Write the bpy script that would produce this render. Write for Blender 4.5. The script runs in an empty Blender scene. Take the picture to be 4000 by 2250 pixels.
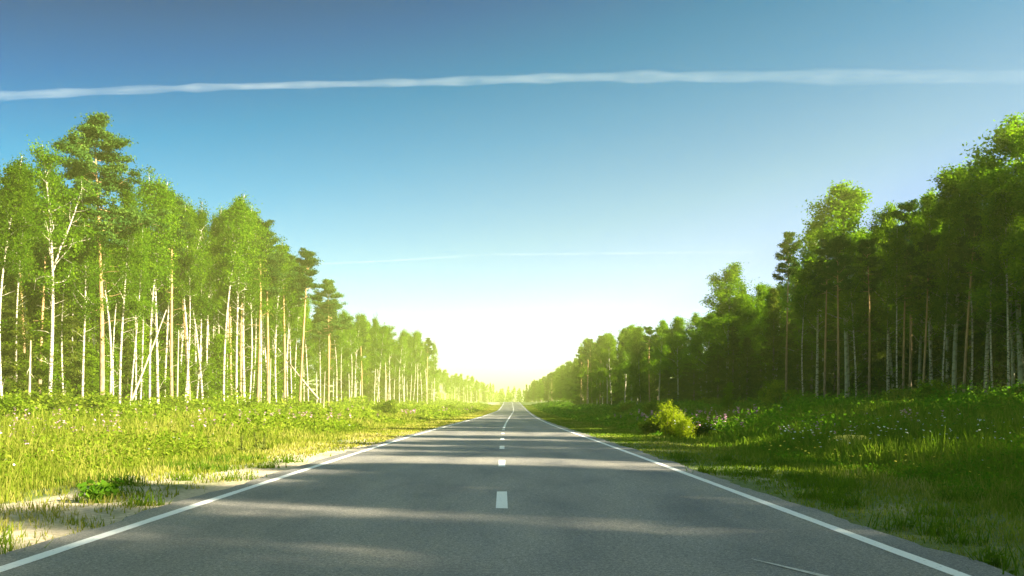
import bpy, math, random
import numpy as np
from mathutils import Vector
R = math.radians
PI = math.pi
random.seed(7)
rng = np.random.default_rng(7)
scene = bpy.context.scene
COL = scene.collection

# ------------------------------------------------------------------ camera
EYE = 1.25
F = 3333.0                      # focal length in pixels of the 4000-wide photo
cam = bpy.data.cameras.new("camera")
cam.lens = 30.0
cam.sensor_width = 36.0
cam.shift_x = 40 / 4000
cam.shift_y = 455 / 4000
cam.clip_start = 0.1
cam.clip_end = 30000
cam_ob = bpy.data.objects.new("camera", cam)
COL.objects.link(cam_ob)
cam_ob.location = (0, 0, EYE)
cam_ob.rotation_euler = (R(90), 0, 0)
scene.camera = cam_ob

# ------------------------------------------------------------------ sky and sun
SUN_EL, SUN_AZ = 25.0, 112.0     # azimuth clockwise from +Y
SKY_STRENGTH, SUN_STRENGTH = 0.12, 5.0
w = bpy.data.worlds.new("World")
scene.world = w
w.use_nodes = True
nt = w.node_tree
nt.nodes.clear()
sky = nt.nodes.new("ShaderNodeTexSky")
sky.sky_type = 'NISHITA'
sky.sun_disc = False
sky.sun_elevation = R(SUN_EL)
sky.sun_rotation = R(SUN_AZ)
sky.altitude = 100
sky.air_density = 1.0
sky.dust_density = 0.6
sky.ozone_density = 2.5
# colour grade of the sky by height and by side (polarised deep blue away from the sun)
tcw = nt.nodes.new("ShaderNodeTexCoord")
dot = nt.nodes.new("ShaderNodeVectorMath"); dot.operation = 'DOT_PRODUCT'
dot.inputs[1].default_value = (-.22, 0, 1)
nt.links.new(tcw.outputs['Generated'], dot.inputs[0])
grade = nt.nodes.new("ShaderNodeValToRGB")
GR = [(0, (1.2, 1.05, 1.3)), (.10, (.95, .84, .90)), (.18, (.70, .76, .72)), (.29, (.25, .56, .62)), (.36, (.05, .42, .53)), (.428, (.0, .24, .42)), (.50, (.0, .11, .24)), (.60, (1.2, 1.0, .6)), (1, (2.8, 2.3, 1.25))]  # bright warm zenith, out of view, is added as fill for the shade
el_ = grade.color_ramp.elements
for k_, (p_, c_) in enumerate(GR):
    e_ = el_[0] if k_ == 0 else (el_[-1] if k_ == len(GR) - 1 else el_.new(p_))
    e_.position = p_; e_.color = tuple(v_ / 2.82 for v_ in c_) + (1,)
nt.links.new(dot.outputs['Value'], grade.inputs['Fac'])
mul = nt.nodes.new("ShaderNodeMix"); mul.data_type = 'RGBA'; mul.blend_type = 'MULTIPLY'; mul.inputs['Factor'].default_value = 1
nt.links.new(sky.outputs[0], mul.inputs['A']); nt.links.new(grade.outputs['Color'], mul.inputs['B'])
bg = nt.nodes.new("ShaderNodeBackground")
bg.inputs['Strength'].default_value = SKY_STRENGTH
wo = nt.nodes.new("ShaderNodeOutputWorld")
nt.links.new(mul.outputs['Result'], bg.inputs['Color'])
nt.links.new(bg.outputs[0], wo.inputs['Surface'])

sl = bpy.data.lights.new("sun", 'SUN')
sl.energy = SUN_STRENGTH
sl.angle = R(0.5)
sl.color = (1.0, 0.90, 0.70)
sun = bpy.data.objects.new("sun", sl)
COL.objects.link(sun)
az, el = R(SUN_AZ), R(SUN_EL)
to_sun = Vector((math.sin(az) * math.cos(el), math.cos(az) * math.cos(el), math.sin(el)))
sun.rotation_euler = to_sun.to_track_quat('Z', 'Y').to_euler()
sun.location = (60, -30, 60)

scene.view_settings.view_transform = 'Standard'
scene.view_settings.look = 'None'
scene.view_settings.exposure = 2.75
scene.view_settings.gamma = 1.0
scene.cycles.max_bounces = 6
scene.cycles.diffuse_bounces = 3
scene.cycles.transmission_bounces = 3
scene.cycles.transparent_max_bounces = 12
scene.cycles.volume_bounces = 0
scene.cycles.caustics_reflective = False
scene.cycles.caustics_refractive = False
scene.cycles.use_denoising = True

# ------------------------------------------------------------------ helpers
def tag(o, label=None, cat=None, group=None, kind=None):
    if label: o['label'] = label
    if cat: o['category'] = cat
    if group: o['group'] = group
    if kind: o['kind'] = kind
    return o

def quads(name, V, Q, mat, parent=None, tint=None, smooth=False):
    """one mesh object from vertex and quad arrays"""
    V = np.asarray(V, dtype=np.float32); Q = np.asarray(Q, dtype=np.int32)
    me = bpy.data.meshes.new(name)
    me.vertices.add(len(V)); me.vertices.foreach_set("co", V.ravel())
    me.loops.add(Q.size); me.loops.foreach_set("vertex_index", Q.ravel())
    me.polygons.add(len(Q))
    me.polygons.foreach_set("loop_start", np.arange(0, Q.size, 4, dtype=np.int32))
    me.polygons.foreach_set("loop_total", np.full(len(Q), 4, dtype=np.int32))
    me.polygons.foreach_set("use_smooth", np.full(len(Q), bool(smooth)))
    if tint is not None:
        a = me.attributes.new("tint", 'FLOAT', 'FACE')
        a.data.foreach_set("value", np.asarray(tint, dtype=np.float32))
    me.update(calc_edges=True)
    me.validate()
    me.materials.append(mat)
    o = bpy.data.objects.new(name, me)
    COL.objects.link(o)
    if parent: o.parent = parent
    return o

class Bag:
    """collects quads"""
    def __init__(s): s.V = []; s.Q = []; s.T = []; s.n = 0
    def add(s, V, Q, t=None):
        V = np.asarray(V, float); Q = np.asarray(Q, int)
        s.V.append(V); s.Q.append(Q + s.n); s.n += len(V)
        s.T.append(np.zeros(len(Q)) if t is None else np.asarray(t, float))
    def tube(s, pts, rad, sides=7):
        pts = np.asarray(pts, float); n = len(pts)
        ang = np.arange(sides) * 2 * PI / sides
        tan = np.gradient(pts, axis=0)
        tan /= np.linalg.norm(tan, axis=1, keepdims=True) + 1e-9
        ref = np.where(np.abs(tan[:, 2:3]) > 0.9, np.array([[1., 0, 0]]), np.array([[0, 0, 1.]]))
        a = np.cross(tan, ref); a /= np.linalg.norm(a, axis=1, keepdims=True) + 1e-9
        b = np.cross(tan, a)
        rad = np.asarray(rad, float)
        V = (pts[:, None, :] + rad[:, None, None] * (np.cos(ang)[None, :, None] * a[:, None, :] + np.sin(ang)[None, :, None] * b[:, None, :])).reshape(-1, 3)
        i = np.arange(n - 1)[:, None] * sides; j = np.arange(sides)[None, :]; k = (j + 1) % sides
        Q = np.stack([i + j, i + k, i + sides + k, i + sides + j], -1).reshape(-1, 4)
        s.add(V, Q)
    def leaves(s, C, size, tint=None, flat=0.0, aspect=0.6):
        """small two-sided leaf quads (kite shaped) with random orientation"""
        C = np.asarray(C, float); n = len(C)
        size = np.broadcast_to(np.asarray(size, float), (n,))[:, None]
        nrm = rng.normal(size=(n, 3)); nrm[:, 2] += flat * np.sign(nrm[:, 2] + 1e-6)
        nrm /= np.linalg.norm(nrm, axis=1, keepdims=True)
        u = np.cross(nrm, rng.normal(size=(n, 3))); u /= np.linalg.norm(u, axis=1, keepdims=True) + 1e-9
        v = np.cross(nrm, u)
        V = np.stack([C - u * size * .5, C - v * size * .5 * aspect + u * size * .1, C + u * size * .5, C + v * size * .5 * aspect + u * size * .1], 1).reshape(-1, 3)
        Q = np.arange(4 * n).reshape(n, 4)
        s.add(V, Q, rng.random(n) if tint is None else tint)
    def build(s, name, mat, parent=None, smooth=False, tint=True):
        return quads(name, np.concatenate(s.V), np.concatenate(s.Q), mat, parent, np.concatenate(s.T) if tint else None, smooth)

def vnoise(x, y, seed=0):
    """smooth value noise, 0..1"""
    x = np.asarray(x, float); y = np.asarray(y, float)
    xi = np.floor(x).astype(int); yi = np.floor(y).astype(int)
    fx = x - xi; fy = y - yi
    fx = fx * fx * (3 - 2 * fx); fy = fy * fy * (3 - 2 * fy)
    def h(a, b):
        n = (a * 374761393 + b * 668265263 + seed * 982451653) & 0xffffffff
        n = ((n ^ (n >> 13)) * 1274126177) & 0xffffffff
        return ((n ^ (n >> 16)) & 0xffff) / 65535.0
    return (h(xi, yi) * (1 - fx) + h(xi + 1, yi) * fx) * (1 - fy) + (h(xi, yi + 1) * (1 - fx) + h(xi + 1, yi + 1) * fx) * fy

# ------------------------------------------------------------------ materials
def new_mat(name):
    m = bpy.data.materials.new(name); m.use_nodes = True
    n = m.node_tree.nodes; l = m.node_tree.links
    n.clear()
    out = n.new("ShaderNodeOutputMaterial")
    return m, n, l, out

def ramp(n, stops):
    r = n.new("ShaderNodeValToRGB")
    e = r.color_ramp.elements
    e[0].position, e[0].color = stops[0][0], (*stops[0][1], 1)
    e[1].position, e[1].color = stops[-1][0], (*stops[-1][1], 1)
    for p, c in stops[1:-1]:
        x = e.new(p); x.color = (*c, 1)
    return r

def leaf_mat(name, stops, trans=0.55, tcol=(1.15, 1.25, .6), objvar=0.25, gloss=0.0):
    m, n, l, out = new_mat(name)
    at = n.new("ShaderNodeAttribute"); at.attribute_name = "tint"
    r = ramp(n, stops)
    l.new(at.outputs['Fac'], r.inputs['Fac'])
    oi = n.new("ShaderNodeObjectInfo")
    mr = n.new("ShaderNodeMapRange"); mr.inputs['To Min'].default_value = 1 - objvar; mr.inputs['To Max'].default_value = 1 + objvar
    l.new(oi.outputs['Random'], mr.inputs['Value'])
    h = n.new("ShaderNodeHueSaturation")
    l.new(mr.outputs[0], h.inputs['Value']); l.new(r.outputs['Color'], h.inputs['Color'])
    d = n.new("ShaderNodeBsdfDiffuse"); l.new(h.outputs[0], d.inputs['Color'])
    t = n.new("ShaderNodeBsdfTranslucent")
    mx = n.new("ShaderNodeMix"); mx.data_type = 'RGBA'; mx.blend_type = 'MULTIPLY'; mx.inputs['Factor'].default_value = 1
    mx.inputs['B'].default_value = (*tcol, 1); l.new(h.outputs[0], mx.inputs['A'])
    l.new(mx.outputs['Result'], t.inputs['Color'])
    ms = n.new("ShaderNodeMixShader"); ms.inputs[0].default_value = trans
    l.new(d.outputs[0], ms.inputs[1]); l.new(t.outputs[0], ms.inputs[2])
    l.new(ms.outputs[0], out.inputs['Surface'])
    return m

LEAF_BIRCH = leaf_mat("birch_leaf", [(0, (.028, .075, .003)), (.5, (.062, .138, .004)), (1, (.15, .23, .010))])
LEAF_OLD = leaf_mat("oldbirch_leaf", [(0, (.050, .105, .004)), (.5, (.10, .18, .005)), (1, (.20, .28, .010))], trans=.6)
LEAF_ASPEN = leaf_mat("aspen_leaf", [(0, (.045, .105, .004)), (.5, (.095, .185, .006)), (1, (.19, .28, .01))])
LEAF_PINE = leaf_mat("pine_needle", [(0, (.018, .045, .010)), (.6, (.034, .075, .012)), (1, (.075, .12, .016))], trans=.25)
LEAF_SPRUCE = leaf_mat("spruce_needle", [(0, (.035, .060, .008)), (.6, (.075, .105, .010)), (1, (.15, .16, .018))], trans=.4)
LEAF_BUSH = leaf_mat("bush_leaf", [(0, (.065, .12, .006)), (.5, (.125, .19, .010)), (1, (.25, .28, .03))])
LEAF_YELLOW = leaf_mat("yellow_leaf", [(0, (.18, .25, .012)), (.5, (.30, .37, .015)), (1, (.46, .50, .03))])
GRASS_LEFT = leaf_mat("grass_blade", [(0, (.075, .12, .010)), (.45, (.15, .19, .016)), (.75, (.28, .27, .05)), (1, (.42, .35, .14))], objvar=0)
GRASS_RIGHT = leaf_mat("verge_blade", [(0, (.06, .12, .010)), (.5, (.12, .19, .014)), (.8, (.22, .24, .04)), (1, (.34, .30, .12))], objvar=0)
HERB = leaf_mat("herb_leaf", [(0, (.05, .13, .008)), (.6, (.095, .21, .012)), (1, (.19, .29, .02))], objvar=0)
FLOWER_W = leaf_mat("white_petal", [(0, (.75, .75, .70)), (1, (.85, .85, .8))], trans=.3, tcol=(1, 1, 1), objvar=0)
FLOWER_P = leaf_mat("pink_petal", [(0, (.42, .22, .30)), (1, (.60, .38, .42))], trans=.3, tcol=(1, 1, 1), objvar=0)
FLOWER_Y = leaf_mat("yellow_petal", [(0, (.75, .60, .06)), (1, (.85, .70, .1))], trans=.3, tcol=(1, 1, 1), objvar=0)
DOCK = leaf_mat("dock_stalk", [(0, (.06, .075, .015)), (1, (.12, .14, .025))], trans=.2, objvar=0)

def bark_mat(name, base, dark, scale=(3, 3, 14), lo=.52, hi=.62, top=None, z0=6, z1=12):
    m, n, l, out = new_mat(name)
    tc = n.new("ShaderNodeTexCoord"); mp = n.new("ShaderNodeMapping"); mp.inputs['Scale'].default_value = scale
    l.new(tc.outputs['Object'], mp.inputs['Vector'])
    no = n.new("ShaderNodeTexNoise"); no.inputs['Scale'].default_value = 1.0; no.inputs['Detail'].default_value = 4
    l.new(mp.outputs[0], no.inputs['Vector'])
    r = ramp(n, [(lo, base), (hi, dark)])
    l.new(no.outputs['Fac'], r.inputs['Fac'])
    col = r.outputs['Color']
    if top:
        se = n.new("ShaderNodeSeparateXYZ"); l.new(tc.outputs['Object'], se.inputs[0])
        mr = n.new("ShaderNodeMapRange"); mr.inputs['From Min'].default_value = z0; mr.inputs['From Max'].default_value = z1
        l.new(se.outputs['Z'], mr.inputs['Value'])
        mx = n.new("ShaderNodeMix"); mx.data_type = 'RGBA'; l.new(mr.outputs[0], mx.inputs['Factor'])
        l.new(col, mx.inputs['A'])
        r2 = ramp(n, [(.35, top), (.75, tuple(c * .55 for c in top))]); l.new(no.outputs['Fac'], r2.inputs['Fac'])
        l.new(r2.outputs['Color'], mx.inputs['B']); col = mx.outputs['Result']
    b = n.new("ShaderNodeBsdfPrincipled"); b.inputs['Roughness'].default_value = .85
    l.new(col, b.inputs['Base Color'])
    bp = n.new("ShaderNodeBump"); bp.inputs['Strength'].default_value = .5; bp.inputs['Distance'].default_value = .03
    l.new(no.outputs['Fac'], bp.inputs['Height']); l.new(bp.outputs[0], b.inputs['Normal'])
    l.new(b.outputs[0], out.inputs['Surface'])
    return m

BARK_BIRCH = bark_mat("birch_bark", (.44, .39, .28), (.09, .075, .05), scale=(3.5, 3.5, 11), lo=.50, hi=.60)
BARK_ASPEN = bark_mat("aspen_bark", (.34, .33, .22), (.10, .09, .06), scale=(4, 4, 5), lo=.45, hi=.75)
BARK_PINE = bark_mat("pine_bark", (.30, .21, .12), (.13, .09, .05), scale=(9, 9, 2.5), lo=.4, hi=.6, top=(.46, .27, .11), z0=3, z1=9)
BARK_SPRUCE = bark_mat("spruce_bark", (.20, .14, .09), (.09, .06, .04), scale=(9, 9, 3), lo=.4, hi=.65)
BARK_GREY = bark_mat("dead_bark", (.42, .36, .25), (.18, .15, .1), scale=(6, 6, 2), lo=.4, hi=.7)

# ------------------------------------------------------------------ terrain shape
Ys = [-400, 0, 30, 56, 120, 215, 320, 414, 450, 520, 700, 3000]
Zs = [0, 0, 0, -.22, -.45, -.36, .9, 2.45, 2.7, 2.2, 0.5, 0.0]
_g = np.arange(-500, 3200, 2.0)
def _smooth(v, m):
    k = np.hanning(m); k /= k.sum(); return np.convolve(np.pad(v, m // 2, 'edge'), k, 'valid')[:len(v)]
_zr = _smooth(np.interp(_g, Ys, Zs), 41)
_xr = _smooth(np.interp(_g, [-400, 45, 60, 100, 215, 330, 414, 520, 700, 3000], [0, 0, .2, .8, 3.0, 4.3, 4.8, 6.5, 20, 300]), 41)
def z_road(y): return np.interp(y, _g, _zr)
def x_road(y): return np.interp(y, _g, _xr)
LE, RE = -4.17, 3.74            # asphalt edges
def z_ground(x, y):
    x = np.asarray(x, float); y = np.asarray(y, float)
    u = x - x_road(y)
    left = np.interp(-u, [0, 4.0, 4.3, 6.5, 9.0, 13, 20, 40, 400, 4000], [-.05, -.05, -.045, -.07, -.30, -.25, 0.0, .1, .1, .1])
    right = np.interp(u, [0, 3.6, 3.9, 5.5, 8.0, 12, 18, 30, 45, 400, 4000], [-.05, -.05, -.045, -.06, -.22, .0, .45, .9, 1.0, 1.0, 1.0])
    bump = (vnoise(x * .45, y * .45, 3) - .5) * .14 * np.clip((np.abs(u) - 4.6) / 3, 0, 1) + (vnoise(x * 2.1, y * 2.1, 4) - .5) * .05 * np.clip((np.abs(u) - 4.25) / 1, 0, 1)
    return z_road(y) + np.where(u < 0, left, right) + bump

def grid_mesh(name, xs, ys, zf, mat, smooth=True, xf=None):
    X, Y = np.meshgrid(xs, ys)
    if xf is not None: X = xf(X, Y)
    Z = zf(X, Y)
    V = np.stack([X, Y, Z], -1).reshape(-1, 3)
    nx = len(xs); i = np.arange(len(ys) - 1)[:, None] * nx; j = np.arange(nx - 1)[None, :]
    Q = np.stack([i + j, i + j + 1, i + nx + j + 1, i + nx + j], -1).reshape(-1, 4)
    return quads(name, V, Q, mat, None, None, smooth)

# ground material: sandy verge, dry soil and green cover
def ground_material():
    m, n, l, out = new_mat("ground")
    g = n.new("ShaderNodeNewGeometry"); se = n.new("ShaderNodeSeparateXYZ"); l.new(g.outputs['Position'], se.inputs[0])
    n1 = n.new("ShaderNodeTexNoise"); n1.inputs['Scale'].default_value = .55; n1.inputs['Detail'].default_value = 6; n1.inputs['Roughness'].default_value = .62
    mp = n.new("ShaderNodeMapping"); mp.inputs['Scale'].default_value = (1.3, .55, 1); l.new(g.outputs['Position'], mp.inputs['Vector']); l.new(mp.outputs[0], n1.inputs['Vector'])
    n2 = n.new("ShaderNodeTexNoise"); n2.inputs['Scale'].default_value = 14; n2.inputs['Detail'].default_value = 8; n2.inputs['Roughness'].default_value = .7
    l.new(g.outputs['Position'], n2.inputs['Vector'])
    # sand amount by distance from the road
    sx = ramp(n, [(0, (.0,) * 3), (.385, (.0,) * 3), (.42, (.62,) * 3), (.455, (.80,) * 3), (.5, (.5,) * 3), (.56, (.45,) * 3), (.60, (.12,) * 3), (1, (0,) * 3)])
    mr = n.new("ShaderNodeMapRange"); mr.inputs['From Min'].default_value = -40; mr.inputs['From Max'].default_value = 40
    l.new(se.outputs['X'], mr.inputs['Value']); l.new(mr.outputs[0], sx.inputs['Fac'])
    # widen the range: X -40..40 -> 0..1 means -4.2 at .4475 and -9 at .3875
    ad = n.new("ShaderNodeMath"); ad.operation = 'ADD'; l.new(sx.outputs['Color'], ad.inputs[0]); l.new(n1.outputs['Fac'], ad.inputs[1])
    st = n.new("ShaderNodeMapRange"); st.inputs['From Min'].default_value = 1.02; st.inputs['From Max'].default_value = 1.22; l.new(ad.outputs[0], st.inputs['Value'])
    sand = ramp(n, [(.3, (.26, .21, .13)), (.55, (.46, .38, .25)), (.75, (.60, .52, .37))]); l.new(n2.outputs['Fac'], sand.inputs['Fac'])
    grn = ramp(n, [(.3, (.045, .065, .012)), (.5, (.09, .13, .018)), (.72, (.17, .19, .04))]); l.new(n2.outputs['Fac'], grn.inputs['Fac'])
    mx = n.new("ShaderNodeMix"); mx.data_type = 'RGBA'; l.new(st.outputs[0], mx.inputs['Factor']); l.new(grn.outputs['Color'], mx.inputs['A']); l.new(sand.outputs['Color'], mx.inputs['B'])
    b = n.new("ShaderNodeBsdfPrincipled"); b.inputs['Roughness'].default_value = .95
    l.new(mx.outputs['Result'], b.inputs['Base Color'])
    bp = n.new("ShaderNodeBump"); bp.inputs['Strength'].default_value = .7; bp.inputs['Distance'].default_value = .05
    l.new(n2.outputs['Fac'], bp.inputs['Height']); l.new(bp.outputs[0], b.inputs['Normal'])
    l.new(b.outputs[0], out.inputs['Surface'])
    return m

def road_material():
    m, n, l, out = new_mat("asphalt")
    g = n.new("ShaderNodeNewGeometry")
    fine = n.new("ShaderNodeTexNoise"); fine.inputs['Scale'].default_value = 60; fine.inputs['Detail'].default_value = 4; fine.inputs['Roughness'].default_value = .8
    l.new(g.outputs['Position'], fine.inputs['Vector'])
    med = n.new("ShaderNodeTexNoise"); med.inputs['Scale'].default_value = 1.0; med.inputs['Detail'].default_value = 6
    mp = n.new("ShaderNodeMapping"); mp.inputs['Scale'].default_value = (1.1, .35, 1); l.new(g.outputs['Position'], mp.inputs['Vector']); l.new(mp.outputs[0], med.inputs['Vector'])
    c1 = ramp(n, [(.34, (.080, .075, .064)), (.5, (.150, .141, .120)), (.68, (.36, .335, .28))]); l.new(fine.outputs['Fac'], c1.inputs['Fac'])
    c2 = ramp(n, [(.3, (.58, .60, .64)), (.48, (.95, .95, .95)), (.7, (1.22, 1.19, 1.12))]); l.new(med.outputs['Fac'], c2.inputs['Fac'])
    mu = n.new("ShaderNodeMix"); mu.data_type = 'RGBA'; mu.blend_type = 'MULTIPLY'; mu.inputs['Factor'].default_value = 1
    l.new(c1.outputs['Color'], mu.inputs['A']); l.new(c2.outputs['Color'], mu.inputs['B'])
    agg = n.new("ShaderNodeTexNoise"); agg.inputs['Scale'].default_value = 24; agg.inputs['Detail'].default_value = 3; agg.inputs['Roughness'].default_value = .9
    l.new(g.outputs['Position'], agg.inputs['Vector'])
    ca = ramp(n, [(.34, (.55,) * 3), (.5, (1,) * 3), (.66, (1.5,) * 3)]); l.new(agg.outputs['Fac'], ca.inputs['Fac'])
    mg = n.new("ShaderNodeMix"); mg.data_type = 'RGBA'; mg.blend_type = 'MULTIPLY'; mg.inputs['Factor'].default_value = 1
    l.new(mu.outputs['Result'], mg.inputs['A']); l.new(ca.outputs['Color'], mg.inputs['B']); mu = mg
    # wheel paths polished a little darker
    se = n.new("ShaderNodeSeparateXYZ"); l.new(g.outputs['Position'], se.inputs[0])
    wv = n.new("ShaderNodeMath"); wv.operation = 'MULTIPLY'; wv.inputs[1].default_value = 2 * PI / 1.78; l.new(se.outputs['X'], wv.inputs[0])
    co = n.new("ShaderNodeMath"); co.operation = 'COSINE'; l.new(wv.outputs[0], co.inputs[0])
    wr = n.new("ShaderNodeMapRange"); wr.inputs['From Min'].default_value = -1; wr.inputs['To Min'].default_value = .90; wr.inputs['To Max'].default_value = 1.05; l.new(co.outputs[0], wr.inputs['Value'])
    m2 = n.new("ShaderNodeMix"); m2.data_type = 'RGBA'; m2.blend_type = 'MULTIPLY'; m2.inputs['Factor'].default_value = 1
    l.new(mu.outputs['Result'], m2.inputs['A']); l.new(wr.outputs[0], m2.inputs['B'])
    # thin cracks
    vo = n.new("ShaderNodeTexVoronoi"); vo.feature = 'DISTANCE_TO_EDGE'; vo.inputs['Scale'].default_value = .42
    ns = n.new("ShaderNodeTexNoise"); ns.inputs['Scale'].default_value = 1.6; ns.inputs['Detail'].default_value = 5; l.new(g.outputs['Position'], ns.inputs['Vector'])
    vm = n.new("ShaderNodeVectorMath"); vm.operation = 'ADD'; l.new(g.outputs['Position'], vm.inputs[0]); l.new(ns.outputs['Color'], vm.inputs[1]); l.new(vm.outputs[0], vo.inputs['Vector'])
    cr = n.new("ShaderNodeMapRange"); cr.inputs['From Min'].default_value = .002; cr.inputs['From Max'].default_value = .012; cr.inputs['To Min'].default_value = .86; l.new(vo.outputs['Distance'], cr.inputs['Value'])
    m3 = n.new("ShaderNodeMix"); m3.data_type = 'RGBA'; m3.blend_type = 'MULTIPLY'; m3.inputs['Factor'].default_value = 1
    l.new(m2.outputs['Result'], m3.inputs['A']); l.new(cr.outputs[0], m3.inputs['B'])
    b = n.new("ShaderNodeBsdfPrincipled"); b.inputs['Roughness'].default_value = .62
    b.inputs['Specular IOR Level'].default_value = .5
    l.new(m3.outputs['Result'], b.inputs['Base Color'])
    bp = n.new("ShaderNodeBump"); bp.inputs['Strength'].default_value = .35; bp.inputs['Distance'].default_value = .01
    l.new(fine.outputs['Fac'], bp.inputs['Height']); l.new(bp.outputs[0], b.inputs['Normal'])
    l.new(b.outputs[0], out.inputs['Surface'])
    return m

def paint_material(name, wear=.62, col=(.70, .70, .66)):
    m, n, l, out = new_mat(name)
    g = n.new("ShaderNodeNewGeometry")
    no = n.new("ShaderNodeTexNoise"); no.inputs['Scale'].default_value = 22; no.inputs['Detail'].default_value = 6; no.inputs['Roughness'].default_value = .75
    l.new(g.outputs['Position'], no.inputs['Vector'])
    r = ramp(n, [(wear - .04, col), (wear + .06, (.15, .14, .12))]); l.new(no.outputs['Fac'], r.inputs['Fac'])
    b = n.new("ShaderNodeBsdfPrincipled"); b.inputs['Roughness'].default_value = .6; l.new(r.outputs['Color'], b.inputs['Base Color'])
    l.new(b.outputs[0], out.inputs['Surface'])
    return m

# ------------------------------------------------------------------ ground, road, markings
def spaced(lo, hi, near, far, start=0.0):
    out = [lo]; 
    while out[-1] < hi:
        d = abs(out[-1] - start)
        out.append(out[-1] + near + (far - near) * min(1, d / 300))
    return np.array(out)
ys_t = np.concatenate([spaced(-250, 600, .45, 6), np.array([640, 700, 800, 1000, 1400, 2000, 3000, 5000, 9000])])
half = np.concatenate([np.arange(0, 3.9, 1.3), np.arange(3.9, 12, .35), np.arange(12, 30, 1.2), np.array([31, 35, 40, 50, 65, 90, 130, 200, 350, 600, 1200, 2500, 5000, 9000])])
xs_t = np.unique(np.round(np.concatenate([-half, half]), 3))
ground = grid_mesh("ground", xs_t, ys_t, z_ground, ground_material(), xf=lambda X, Y: X + x_road(Y))
tag(ground, kind='structure')

ys_r = np.concatenate([np.arange(-60, 60, .25), np.arange(60, 520, 3)])
def strip(name, u0, u1, y_list, lift, mat, wob=0.0, nx=2, kind='structure', parent=None):
    us = np.linspace(0, 1, nx)
    def xf(X, Y):
        e0 = u0 + (vnoise(Y * .9, Y * 0, 21) - .5) * wob + (vnoise(Y * 4, Y * 0, 22) - .5) * wob * .5
        e1 = u1 + (vnoise(Y * .9, Y * 0, 23) - .5) * wob + (vnoise(Y * 4, Y * 0, 24) - .5) * wob * .5
        return x_road(Y) + e0 + (e1 - e0) * X
    o = grid_mesh(name, us, y_list, lambda X, Y: z_road(Y) + lift, mat, xf=xf)
    return o
road = strip("road", LE, RE, ys_r, 0.0, road_material(), wob=.15, nx=9); tag(road, kind='structure')
# the asphalt has a real edge: a skirt going down into the verge
PAINT = paint_material("road_paint")
for u0, u1 in ((-3.87, -3.73), (3.29, 3.42)):
    o = strip("edge_line", u0, u1, ys_r, .004, PAINT, wob=.012); tag(o, kind='structure')
def marks():
    b = Bag()
    yy = 11.3
    while yy < 48:
        V = [(-.072, yy - 1.0, .004), (.072, yy - 1.03, .004), (.075, yy + 1.0, .004), (-.069, yy + .98, .004)]
        V = [(x + x_road(y), y, z_road(y) + z) for x, y, z in V]
        b.add(V, [[0, 1, 2, 3]]); yy += 7.1
    for y0 in np.arange(50, 440, 4.0):
        V = [(x + x_road(y), y, z_road(y) + .004) for x, y in ((-.07, y0), (.07, y0), (.07, y0 + 4), (-.07, y0 + 4))]
        b.add(V, [[0, 1, 2, 3]])
    # the dash just behind the camera's foot of view
    return tag(b.build("centre_line", PAINT), kind='structure')
marks()
sc = Bag()
for (x0, y0, x1, y1, w0) in ((2.02, 6.9, 2.42, 6.0, .022), (2.10, 6.75, 2.50, 5.95, .015), (2.3, 6.3, 2.62, 5.75, .03)):
    dx, dy = x1 - x0, y1 - y0; L = math.hypot(dx, dy); px_, py_ = -dy / L * w0, dx / L * w0
    sc.add([(x0 - px_ * .3, y0 - py_ * .3, .003), (x0 + px_ * .3, y0 + py_ * .3, .003), (x1 + px_, y1 + py_, .003), (x1 - px_, y1 - py_, .003)], [[0, 1, 2, 3]])
tag(sc.build("paint_scrape", paint_material("scrape_paint", .58, (.55, .52, .46))), kind='structure')

# ------------------------------------------------------------------ tree makers
LIB = {}
def unit(v): return v / (np.linalg.norm(v) + 1e-9)

def limb(bag, p0, d0, length, r0, n=5, up=.25, wander=.18, sides=5):
    pts = [np.array(p0, float)]; d = unit(np.array(d0, float))
    for i in range(n):
        d = unit(d + rng.normal(size=3) * wander + np.array([0, 0, up / n]))
        pts.append(pts[-1] + d * length / n)
    rad = np.linspace(r0, r0 * .22, n + 1)
    if bag is not None: bag.tube(pts, rad, sides)
    return np.array(pts)

def clumps_to_leaves(bag, C, per, sig, size, flat=0.0, sq=.75, topfrac=None):
    C = np.asarray(C)
    n = len(C)
    k = (per * rng.uniform(.55, 1.45, n)).astype(int)
    idx = np.repeat(np.arange(n), k)
    # every clump has its own overall shade of green plus leaf-to-leaf change
    ct = rng.random(n)[idx] * .6
    s = rng.uniform(.6, 1.3, n)[idx][:, None] * sig
    off = rng.normal(size=(len(idx), 3)) * s * np.array([1, 1, sq])
    P = C[idx] + off
    bag.leaves(P, size * rng.uniform(.6, 1.4, len(idx)), ct + rng.random(len(idx)) * .4, flat)

def trunk_line(h, r, bend=.25, n=12, fork=None):
    t = np.linspace(0, 1, n)
    ph = rng.uniform(0, 6.28, 2)
    x = bend * np.sin(t * 3.1 + ph[0]) * t; y = bend * np.cos(t * 2.6 + ph[1]) * t
    x -= x[0]; y -= y[0]
    pts = np.stack([x, y, t * h], 1)
    rad = r * (1 - t) ** .75 * .93 + .015; rad[0] *= 1.35
    return pts, rad

def pt_on(pts, t):
    f = t * (len(pts) - 1); i = min(int(f), len(pts) - 2); return pts[i] + (pts[i + 1] - pts[i]) * (f - i)

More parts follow.
